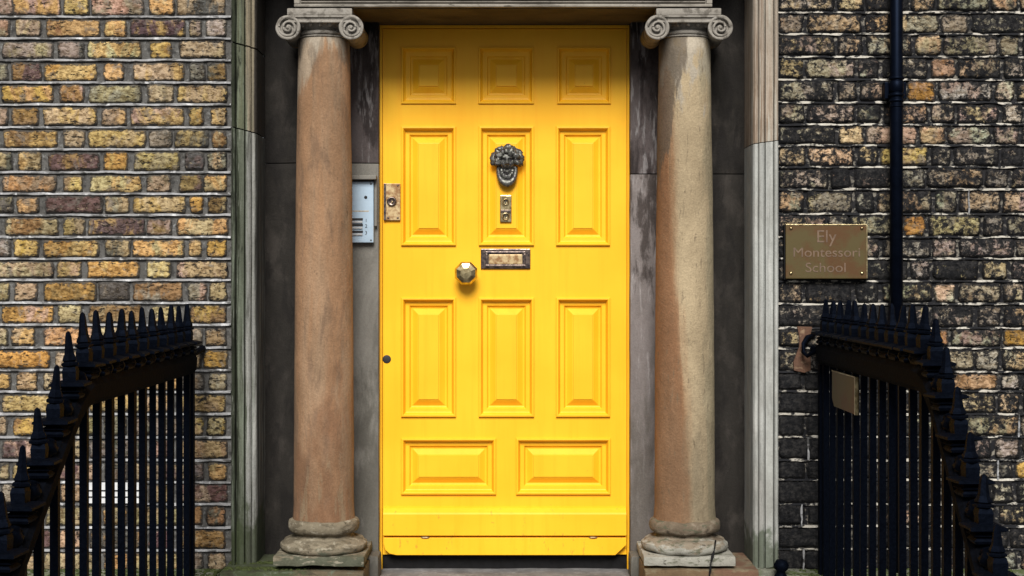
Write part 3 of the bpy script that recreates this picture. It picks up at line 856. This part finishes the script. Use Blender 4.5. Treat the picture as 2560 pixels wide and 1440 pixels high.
# knocker: a bearded face framed with curls, carrying a ring
def dpart(o): return rel(o, door)
def sphere_vf(c, r, nu=14, nv=10):
    v, f = [], []
    for j in range(1, nv):
        th = math.pi * j / nv
        for i in range(nu):
            ph = 2 * math.pi * i / nu
            v.append((c[0] + r[0] * math.sin(th) * math.cos(ph), c[1] + r[1] * math.sin(th) * math.sin(ph), c[2] + r[2] * math.cos(th)))
    v += [(c[0], c[1], c[2] + r[2]), (c[0], c[1], c[2] - r[2])]
    for j in range(nv - 2):
        for i in range(nu): f.append((j * nu + i, j * nu + (i + 1) % nu, (j + 1) * nu + (i + 1) % nu, (j + 1) * nu + i))
    for i in range(nu):
        f.append((len(v) - 2, (i + 1) % nu, i)); m = (nv - 2) * nu
        f.append((len(v) - 1, m + i, m + (i + 1) % nu))
    return v, f
kx, kz = dx(1267.5), dz(405)
# face sculpted from a fine shell
nu, nv = 30, 34; V, Fc = [], []
def bump2(x, z, cx, cz, sx, sz): return math.exp(-((x - cx) / sx) ** 2 - ((z - cz) / sz) ** 2)
for j in range(nv + 1):
    for i in range(nu + 1):
        u = -1 + 2 * i / nu; w = -1 + 2 * j / nv
        wid = .036 * (1 - .42 * max(0, -w) ** 1.3)
        x, z = u * wid * math.sqrt(max(0, 1 - w * w * .72)), w * .056
        r = min(1, u * u)
        y = -.036 * math.sqrt(max(0, 1 - r)) * math.sqrt(max(0.02, 1 - w * w * .85))
        y -= .014 * bump2(x, z, 0, -.002, .006, .014) + .008 * bump2(x, z, 0, -.010, .009, .006)      # nose
        y -= .007 * (bump2(x, z, .016, .016, .011, .005) + bump2(x, z, -.016, .016, .011, .005))     # brows
        y += .010 * (bump2(x, z, .015, .007, .007, .005) + bump2(x, z, -.015, .007, .007, .005))     # eye sockets
        y -= .005 * (bump2(x, z, .015, .006, .0035, .0025) + bump2(x, z, -.015, .006, .0035, .0025))  # eyes
        y -= .006 * (bump2(x, z, .018, -.012, .009, .009) + bump2(x, z, -.018, -.012, .009, .009))   # cheeks
        y += .014 * bump2(x, z, 0, -.029, .012, .005)                                                 # open mouth
        y -= .006 * (bump2(x, z, 0, -.021, .014, .003) + bump2(x, z, 0, -.038, .010, .004))           # lips
        y -= .008 * bump2(x, z, 0, -.050, .012, .007)
        V.append((x + kx, YD + .001 + min(0, y), z + kz))
for j in range(nv):
    for i in range(nu):
        k = j * (nu + 1) + i; Fc.append((k, k + 1, k + nu + 2, k + nu + 1))
face = mesh_obj('door_knocker', V, Fc, M_verd, None, True); dpart(face); face['label'] = 'dark bronze knocker shaped as a face with curled hair'
random.seed(9)
def ksub(o):
    o.parent = face; o.location = Vector(o.location) - Vector(door.location) - Vector(face.location); return o
for ring, cnt, rr, dep in ((0, 15, .050, -.014), (1, 11, .036, -.030)):
    for k in range(cnt):
        a = R(-14) + R(208) * k / (cnt - 1)
        cx_ = kx + rr * 1.04 * math.cos(a) + random.uniform(-.004, .004); cz_ = kz + .006 + rr * .92 * math.sin(a) + random.uniform(-.003, .003)
        r = random.uniform(.012, .020) * (1 if ring == 0 else .8)
        v, f = sphere_vf((cx_, YD + dep + random.uniform(-.004, .004), cz_), (r * random.uniform(.8, 1.25), .012, r * random.uniform(.75, 1.3)), 10, 7)
        ksub(mesh_obj('hair_curl', worn(v, .0062, 90, k * 3.1 + ring), f, M_verd, None, True))
for k in range(9):                     # beard locks under the chin
    a = R(-160 + 17.5 * k)
    v, f = sphere_vf((kx + .024 * math.cos(a), YD - .016, kz - .026 + .034 * math.sin(a)), (.008, .010, .012), 9, 7)
    ksub(mesh_obj('beard_lock', worn(v, .0035, 75, 30 + k), f, M_verd, None, True))
for s in (-1, 1):                      # wing-like locks at the temples
    v, f = tube_vf([(kx + s * .044, YD - .018, kz + .022), (kx + s * .054, YD - .016, kz + .026), (kx + s * .058, YD - .012, kz + .014), (kx + s * .050, YD - .010, kz - .002)], [.009, .012, .010, .004], 8)
    ksub(mesh_obj('side_lock', v, f, M_verd, None, True))
pts, rad = [], []
for i in range(25):
    t = R(-200) + R(220) * i / 24
    pts.append((kx + .034 * math.cos(t), YD - .016 - .006 * max(0, -math.sin(t)), dz(428) + .049 * math.sin(t)))
    rad.append(.0085 + .0075 * max(0, -math.sin(t)) ** 3)
v, f = tube_vf(pts, rad, 10)
ksub(mesh_obj('knocker_ring', v, f, M_verd, None, True))

# cylinder lock plate under the knocker
lx = dx(1264.5)
lk = bevel(box('lock_plate', dx(1250), dx(1279), YD - .007, YD + .002, dz(556), dz(488), M_brass), .003); dpart(lk)
def lsub(o, par): 
    o.parent = par; o.location = Vector(o.location) - Vector(door.location) - Vector(par.location); return o
for py, r in ((505, .013), (541, .015)):
    v, f = lathe([(r, 0), (r, .006), (r * .8, .009), (r * .74, .005), (.003, .005)], 18, 'y')
    lsub(mesh_obj('lock_cylinder', [(a + lx, YD - .006 - b, c + dz(py)) for a, b, c in v], f, M_brass, None, True), lk)
    lsub(box('keyway', lx - .0022, lx + .0022, YD - .0128, YD - .0105, dz(py) - .007, dz(py) + .006, M_ink), lk)
lsub(box('latch_cover', dx(1251.5), dx(1277.5), YD - .012, YD - .0068, dz(532), dz(525), M_bronze, None, .001), lk)
# letter box
lb = bevel(box('letter_box', dx(1202), dx(1326), YD - .008, YD + .002, dz(672), dz(622), M_bronze), .003); dpart(lb)
lsub(box('letter_flap', dx(1222), dx(1306), YD - .0125, YD - .0078, dz(661), dz(636), M_lockplate, None, .003), lb)
for (a, b, t, d) in ((1214, 1314, 629, 634), (1214, 1314, 662, 667), (1214, 1219, 634.5, 661.5), (1309, 1314, 634.5, 661.5)):
    lsub(box('flap_rim', dx(a), dx(b), YD - .0145, YD - .0079, dz(d), dz(t), M_bronze, None, .0015), lb)
# faceted brass knob
v, f = lathe([(.032, 0), (.032, .004), (.014, .008), (.013, .030), (.026, .036), (.045, .050), (.047, .060), (.039, .076), (.022, .082), (.002, .083)], 8, 'y', R(22.5))
kb = mesh_obj('door_knob', [(a + dx(1166), YD - b, c + dz(683)) for a, b, c in v], f, M_brass); dpart(kb)
# rim lock on the left stile, keyhole below
rl = bevel(box('lock_case', dx(960), dx(1001), YD - .012, YD + .002, dz(551), dz(459), M_lockplate), .002); dpart(rl)
v, f = lathe([(.019, 0), (.019, .006), (.015, .011), (.012, .007), (.003, .008)], 20, 'y')
lsub(mesh_obj('lock_cylinder', [(a + dx(980), YD - .011 - b, c + dz(504)) for a, b, c in v], f, M_bronze, None, True), rl)
v, f = lathe([(.005, 0), (.004, .004), (.001, .006)], 10, 'y')
lsub(mesh_obj('key_pin', [(a + dx(981), YD - .019 - b, c + dz(506)) for a, b, c in v], f, M_brass, None, True), rl)
lsub(box('lock_edge', dx(959.5), dx(966), YD - .0135, YD - .0115, dz(551), dz(459), M_bronze, None, .001), rl)
for px, py in ((995, 464), (995, 545), (971, 545)):
    v, f = lathe([(.0045, 0), (.004, .002), (.001, .003)], 8, 'y')
    lsub(mesh_obj('screw', [(a + dx(px), YD - .0115 - b, c + dz(py)) for a, b, c in v], f, M_bronze, None, True), rl)
v, f = lathe([(.0165, -.002), (.0165, .0012), (.0150, .0022), (.001, .0016)], 18, 'y')
kh = mesh_obj('keyhole', [(a + dx(967), YD - b, c + dz(898)) for a, b, c in v], f, M_ink, None, True); dpart(kh)

# ------------------------------------------------------------------ intercom in the left pier
yi = YP
ix = lambda p: PX(p, yi); iz = lambda p: PZ(p, yi)
ic = thing('intercom', 'pale blue metal intercom panel half hidden behind the rusty column', 'intercom', (ix(910), yi, iz(607)))
plt_ = rel(box('face_plate', ix(868), ix(935.5), yi - .026, yi - .002, iz(607), iz(455), M_steel, None, .003), ic)
rel(box('frame_edge', ix(937), ix(943.5), yi - .022, yi - .001, iz(566), iz(451), M_pier_in_grey, None, .002), ic)
rel(box('frame_top', ix(866), ix(943.5), yi - .052, yi - .001, iz(450.5), iz(440), M_pier_in_grey, None, .003), ic)
v, f = lathe([(.006, 0), (.006, .002), (.001, .003)], 12, 'y')
rel(mesh_obj('camera_lens', [(a + ix(916), yi - .026 - b, c + iz(494)) for a, b, c in v], f, M_ink, None, True), ic)
rel(box('panel_seam', ix(872), ix(924), yi - .0268, yi - .0255, iz(529.5), iz(527.5), M_lockplate), ic)
for px_, py_ in ((929, 461), (929, 601)):
    v, f = lathe([(.0035, 0), (.003, .0015), (.0005, .002)], 8, 'y')
    rel(mesh_obj('screw', [(a + ix(px_), yi - .026 - b, c + iz(py_)) for a, b, c in v], f, M_bronze, None, True), ic)
for py in (549, 563.5, 580):
    rel(box('name_slot', ix(880), ix(909), yi - .0272, yi - .0255, iz(py + 3), iz(py - 3), M_ink, None, .0004), ic)
    rel(box('call_button', ix(880), ix(908), yi - .031, yi - .0255, iz(py + 9), iz(py + 4), M_white, None, .001), ic)
for ch, py in (('1', 552), ('2', 566), ('3', 583)):
    cu = bpy.data.curves.new('digit', 'FONT'); cu.body = ch; cu.size = .019; cu.extrude = .0004; cu.align_x = 'CENTER'; cu.align_y = 'CENTER'
    t = bpy.data.objects.new('digit', cu); COL.objects.link(t)
    me = bpy.data.meshes.new_from_object(t); bpy.data.objects.remove(t)
    o = bpy.data.objects.new('digit', me); COL.objects.link(o); me.materials.append(M_ink)
    o.rotation_euler = (R(90), 0, 0); o.location = (ix(917), yi - .0265, iz(py)); rel(o, ic)

# ------------------------------------------------------------------ brass plaque with lettering
yq = -.028
qx = lambda p: PX(p, yq); qz = lambda p: PZ(p, yq)
pq = thing('wall_plaque', 'engraved brass name plaque screwed to the blackened brick wall', 'plaque', (qx(2065), yq, qz(697)))
rel(box('backing_board', qx(1960), qx(2169), yq, -.006, qz(699), qz(561), M_dark, None, .002), pq)
rel(box('plate', qx(1963), qx(2167), yq - .010, yq - .0005, qz(697), qz(561), M_brass_dull, None, .0035), pq)
rel(box('top_edge', qx(1964), qx(2166), yq - .0112, yq - .009, qz(564), qz(560.8), M_brass, None, .0008), pq)
rel(box('side_edge', qx(2164.2), qx(2167.3), yq - .0112, yq - .009, qz(696), qz(564.5), M_brass, None, .0008), pq)
for px, py in ((1976, 571), (2153, 571), (1976, 683), (2153, 683)):
    v, f = lathe([(.0062, 0), (.0058, .003), (.003, .005), (.0005, .0056)], 12, 'y')
    rel(mesh_obj('screw', [(a + qx(px), yq - .010 - b, c + qz(py)) for a, b, c in v], f, M_brass, None, True), pq)
for txt, cx_, py, wpx in (('Ely', 2064, 606, 48), ('Montessori', 2065, 642, 166), ('School', 2063, 680, 100)):
    cu = bpy.data.curves.new('lettering', 'FONT'); cu.body = txt; cu.size = .05; cu.extrude = .0006; cu.align_x = 'CENTER'
    t = bpy.data.objects.new('lettering', cu); COL.objects.link(t)
    bpy.context.view_layer.update()
    w = t.dimensions.x
    me = bpy.data.meshes.new_from_object(t); bpy.data.objects.remove(t)
    s = wpx * (D + yq) / F / w
    me.transform(Matrix.Diagonal((s, min(s, 1.0) if txt != 'Ely' else s, 1, 1)))
    me.materials.append(M_brass_letter)
    o = bpy.data.objects.new('lettering', me); COL.objects.link(o)
    o.rotation_euler = (R(90), 0, 0); o.location = (qx(cx_), yq - .0104, qz(py)); rel(o, pq)

# ------------------------------------------------------------------ drainpipe
yd = -.062
dp = thing('drainpipe', 'black painted iron drainpipe running down the blackened brick wall', 'drainpipe', (PX(2241, yd), yd, .062))
prof = [(.0235, .066), (.0235, 3.4)]
v, f = lathe(prof, 28)
rel(mesh_obj('pipe', [(a + dp.location.x, b + yd, c) for a, b, c in v], f, M_pipe, None, True), dp)
for (py, hh, r) in ((196, .010, .0285), (217, .040, .0265), (238, .010, .0290), (252, .010, .0275), (266, .006, .0265)):
    z = PZ(py, yd)
    v, f = lathe([(r - .002, -hh / 2), (r, -hh / 2 + .002), (r, hh / 2 - .002), (r - .002, hh / 2)], 28)
    rel(mesh_obj('collar', [(a + dp.location.x, b + yd, c + z) for a, b, c in v], f, M_pipe, None, True), dp)
rel(box('pipe_clip', dp.location.x - .04, dp.location.x + .04, -.05, .003, PZ(246, yd), PZ(204, yd), M_pipe, None, .003), dp)

# ------------------------------------------------------------------ white air vent on the left wall
yv = -.016
av = thing('air_vent', 'small white slatted air vent on the brick wall behind the left railing', 'vent', (PX(286, yv), yv, PZ(1258, yv)))
rel(box('vent_plate', PX(216, yv), PX(356, yv), yv, -.002, PZ(1258, yv), PZ(1204, yv), M_dark), av)
for t, d in ((1206, 1224), (1228.5, 1240), (1244, 1257)):
    v, f = extrude_vf([(yv - .001, PZ(t, yv)), (yv - .010, PZ(d, yv)), (yv - .006, PZ(d, yv) - .001), (yv + .002, PZ(t, yv) - .003)], PX(218, yv), PX(354, yv), 'x')
    rel(mesh_obj('slat', v, f, M_white), av)

# ------------------------------------------------------------------ railings
def railing(side, X, y_start, lab):
    rt = thing('iron_railing', lab, 'railing', (X, 0, 0), 'black spiked iron railings beside the front steps')
    pitch, y_bend, slope = (.130, -1.56, .68) if side < 0 else (.114, -1.50, .84)
    y_end = -2.46 if side < 0 else -2.34
    lean = 0.0 if side < 0 else -.035          # the right one turns slightly inwards as it falls
    zb0 = .840 if side < 0 else .872
    zr = lambda y: zb0 if y > y_bend else zb0 + slope * (y - y_bend)
    xo = lambda y: 0.0 if y > y_bend else lean * (y_bend - y) / .8
    V, Fc = [], []
    ys = [y_start + .02] + [y_bend + .10, y_bend + .05, y_bend, y_bend - .05, y_bend - .10] + [y_end]
    def zsm(y):
        t = (y - y_bend) / .1
        if t > 1 or t < -1: return zr(y)
        return zb0 - slope * .1 * (1 - t) ** 2 / 4
    sect = [(-.030, -.020), (-.033, .022), (-.022, .040), (.022, .040), (.033, .022), (.030, -.020), (.016, -.034), (-.016, -.034)]
    for y in ys:
        for a, b in sect: V.append((a + xo(y), y, zsm(y) + b))
    for i in range(len(ys) - 1):
        for k in range(8): Fc.append((i * 8 + k, i * 8 + (k + 1) % 8, i * 8 + 8 + (k + 1) % 8, i * 8 + 8 + k))
    Fc += [tuple(range(8)), tuple(range(len(V) - 8, len(V)))]
    mesh_obj('hand_rail', V, Fc, M_rail, rt)
    # shared shapes
    spk_v, spk_f = lathe([(.014, 0), (.024, .003), (.025, .009), (.017, .013), (.0205, .017), (.0185, .024), (.0138, .034), (.0115, .054), (.0092, .078), (.0070, .090), (.0015, .095)], 6, rot=R(22.5))
    blk_v, blk_f = lathe([(.022, -.002), (.040, .003), (.044, .010), (.034, .017), (.046, .022), (.026, .029), (.054, .034), (.064, .037), (.064, .043), (.054, .046), (.024, .050), (.026, .074), (.022, .086)], 4, rot=R(45))
    first_s = first_b = None
    bars = {}
    n = int((y_start - y_end) / pitch) + 1
    last = None
    for k in range(n):
        y = y_start - pitch * k
        z = zsm(y) + .038
        if first_s is None:
            first_s = mesh_obj('spike', spk_v if side < 0 else [(a, b, c * .84) for a, b, c in spk_v], spk_f, M_black, rt, False, (xo(y), y, z + .086))
            first_b = mesh_obj('finial_block', blk_v, blk_f, M_black, rt, False, (xo(y), y, z))
        else:
            rj = lambda a: random.uniform(-a, a)
            q = (1 if side < 0 else .84) + rj(.05)
            share(first_s, (xo(y), y, z + .086), rt, (rj(.06), rj(.06), rj(.4)), (1 + rj(.06), 1 + rj(.06), 1 + rj(.06))); share(first_b, (xo(y) + rj(.002), y, z), rt, (rj(.03), 0, rj(.08)))
        # scroll drops either side of the block
        # bar from the rail down to the stone below it
        foot = -.03 if y > -1.56 else (-.20 if y > -1.86 else (-.34 if y > -2.16 else -.5))
        key = round(z - foot, 3)
        rad = .0148
        v, f = lathe([(rad, foot - z), (rad, -.03)], 4, rot=R(45)) if key not in bars else (None, None)
        rb = (random.uniform(-.006, .006), random.uniform(-.004, .004), random.uniform(-.15, .15))
        if key in bars: share(bars[key], (xo(y), y, z), rt, rb)
        else: bars[key] = mesh_obj('bar', v, f, M_black, rt, False, (xo(y), y, z))
        # beaded ornament between neighbouring blocks
    orn_v, orn_f = lathe([(.006, -.036), (.018, -.028), (.014, -.018), (.027, -.006), (.027, .008), (.014, .018), (.018, .028), (.006, .036)], 8, 'y')
    fo = None
    for k in range(n - 1):
        y = y_start - pitch * (k + .5); z = zsm(y) + .056
        if fo is None: fo = mesh_obj('bead', orn_v, orn_f, M_black, rt, True, (xo(y), y, z))
        else: share(fo, (xo(y), y, z), rt, (math.atan(slope) if y < y_bend else 0, 0, 0))
    # end post next to the wall
    mesh_obj('end_post', *lathe([(.021, -.03), (.021, .835)], 4, rot=R(45)), M_black, rt, False, (0, y_start + .05, 0))
    v, f = tube_vf([(0, y_start + .05, .86), (0, y_start + .075, .87), (-side * .02, -.01, .89)], .012, 8)
    mesh_obj('wall_stay', v, f, M_black, rt)
    return rt
random.seed(4)
railing(-1, -1.15, -.19, 'black spiked iron railing left of the steps, before the yellow bricks')
railing(1, 1.172, -.145, 'black spiked iron railing right of the steps, carrying a small brass plate')

# small brass plate fixed flat to the inner side of the right railing
za_, zb2 = PZ(925, -.25), PZ(1010, -.25)
ra = thing('railing_plate', 'small blank brass plate on the right railing just below its hand rail', 'plaque', (1.15, -.40, zb2))
out = [(-.354, .826), (-.690, .826), (-.690, .706), (-.385, .706), (-.354, .732)]
v = [(1.148, y, z) for y, z in out] + [(1.156, y, z) for y, z in out]; n = len(out)
f = [tuple(range(n)), tuple(range(n, 2 * n))] + [(i, (i + 1) % n, (i + 1) % n + n, i + n) for i in range(n)]
rel(mesh_obj('plate', v, f, M_brass_dull), ra)
rel(box('plate_edge', 1.1455, 1.1575, -.704, -.6905, .705, .829, M_brass), ra)
rel(box('plate_edge', 1.1465, 1.1575, -.690, -.354, .8265, .830, M_brass), ra)

# ------------------------------------------------------------------ terracotta patch with iron hook beside the right railing
tp = thing('wall_bracket', 'curved black iron hook set in a terracotta-coloured patch beside the right railing', 'bracket', (PX(2003), 0, PZ(930)))
out = [(1992, 816), (2030, 817), (2026, 836), (2012, 850), (2010, 872), (2018, 888), (2026, 892), (2026, 926), (2010, 932), (1984, 926), (1983, 905), (1990, 886), (1997, 868), (1998, 845)]
v, f = extrude_vf([(PX(a, -.01), PZ(b, -.01)) for a, b in out], -.017, .0, 'y')
rel(bevel(mesh_obj('patch', v, f, M_terra), .002), tp)
pts = [(PX(2036, -.02), -.014, PZ(838, -.02)), (PX(2018, -.03), -.03, PZ(843, -.03)), (PX(2008, -.04), -.045, PZ(860, -.04)), (PX(2008, -.05), -.05, PZ(880, -.05)), (PX(2018, -.06), -.06, PZ(890, -.06)), (PX(2034, -.08), -.08, PZ(880, -.08)), (1.165, -.10, PZ(862, -.1))]
rel(mesh_obj('hook', *tube_vf(pts, [.008, .009, .009, .008, .008, .009, .010], 8), M_black, None, True), tp)

# ------------------------------------------------------------------ small iron stub and dark cord near the right column foot
ys_ = -.12
sb = thing('iron_stub', 'small lumpy black iron stub at the foot of the clean grey surround', 'iron post', (PX(1953, ys_), ys_, .0))
v, f = lathe([(.034, -.02), (.034, .035), (.030, .055), (.018, .068), (.016, .078), (.026, .088), (.028, .102), (.020, .116), (.004, .121)], 12)
rel(mesh_obj('post', worn([(a + sb.location.x, b + ys_, c) for a, b, c in v], .004, 25, 3), f, M_black, None, True), sb)
cc = [(PX(1789, -.12), -.12, PZ(1352, -.12)), (PX(1786, -.172), -.172, PZ(1374, -.172)), (PX(1781, -.178), -.178, PZ(1392, -.178)), (PX(1777, -.184), -.184, PZ(1408, -.184)), (PX(1776, -.186), -.186, PZ(1424, -.186)), (PX(1773, -.188), -.188, PZ(1442, -.188)), (PX(1772, -.188), -.188, -.01)]
cd = mesh_obj('cord', *tube_vf(cc, [.0035, .0018, .0055, .0020, .0045, .0020, .0020], 7), M_dark, None, True)
tag(cd, 'thin dark cord hanging down the foot of the tan column', 'cord')
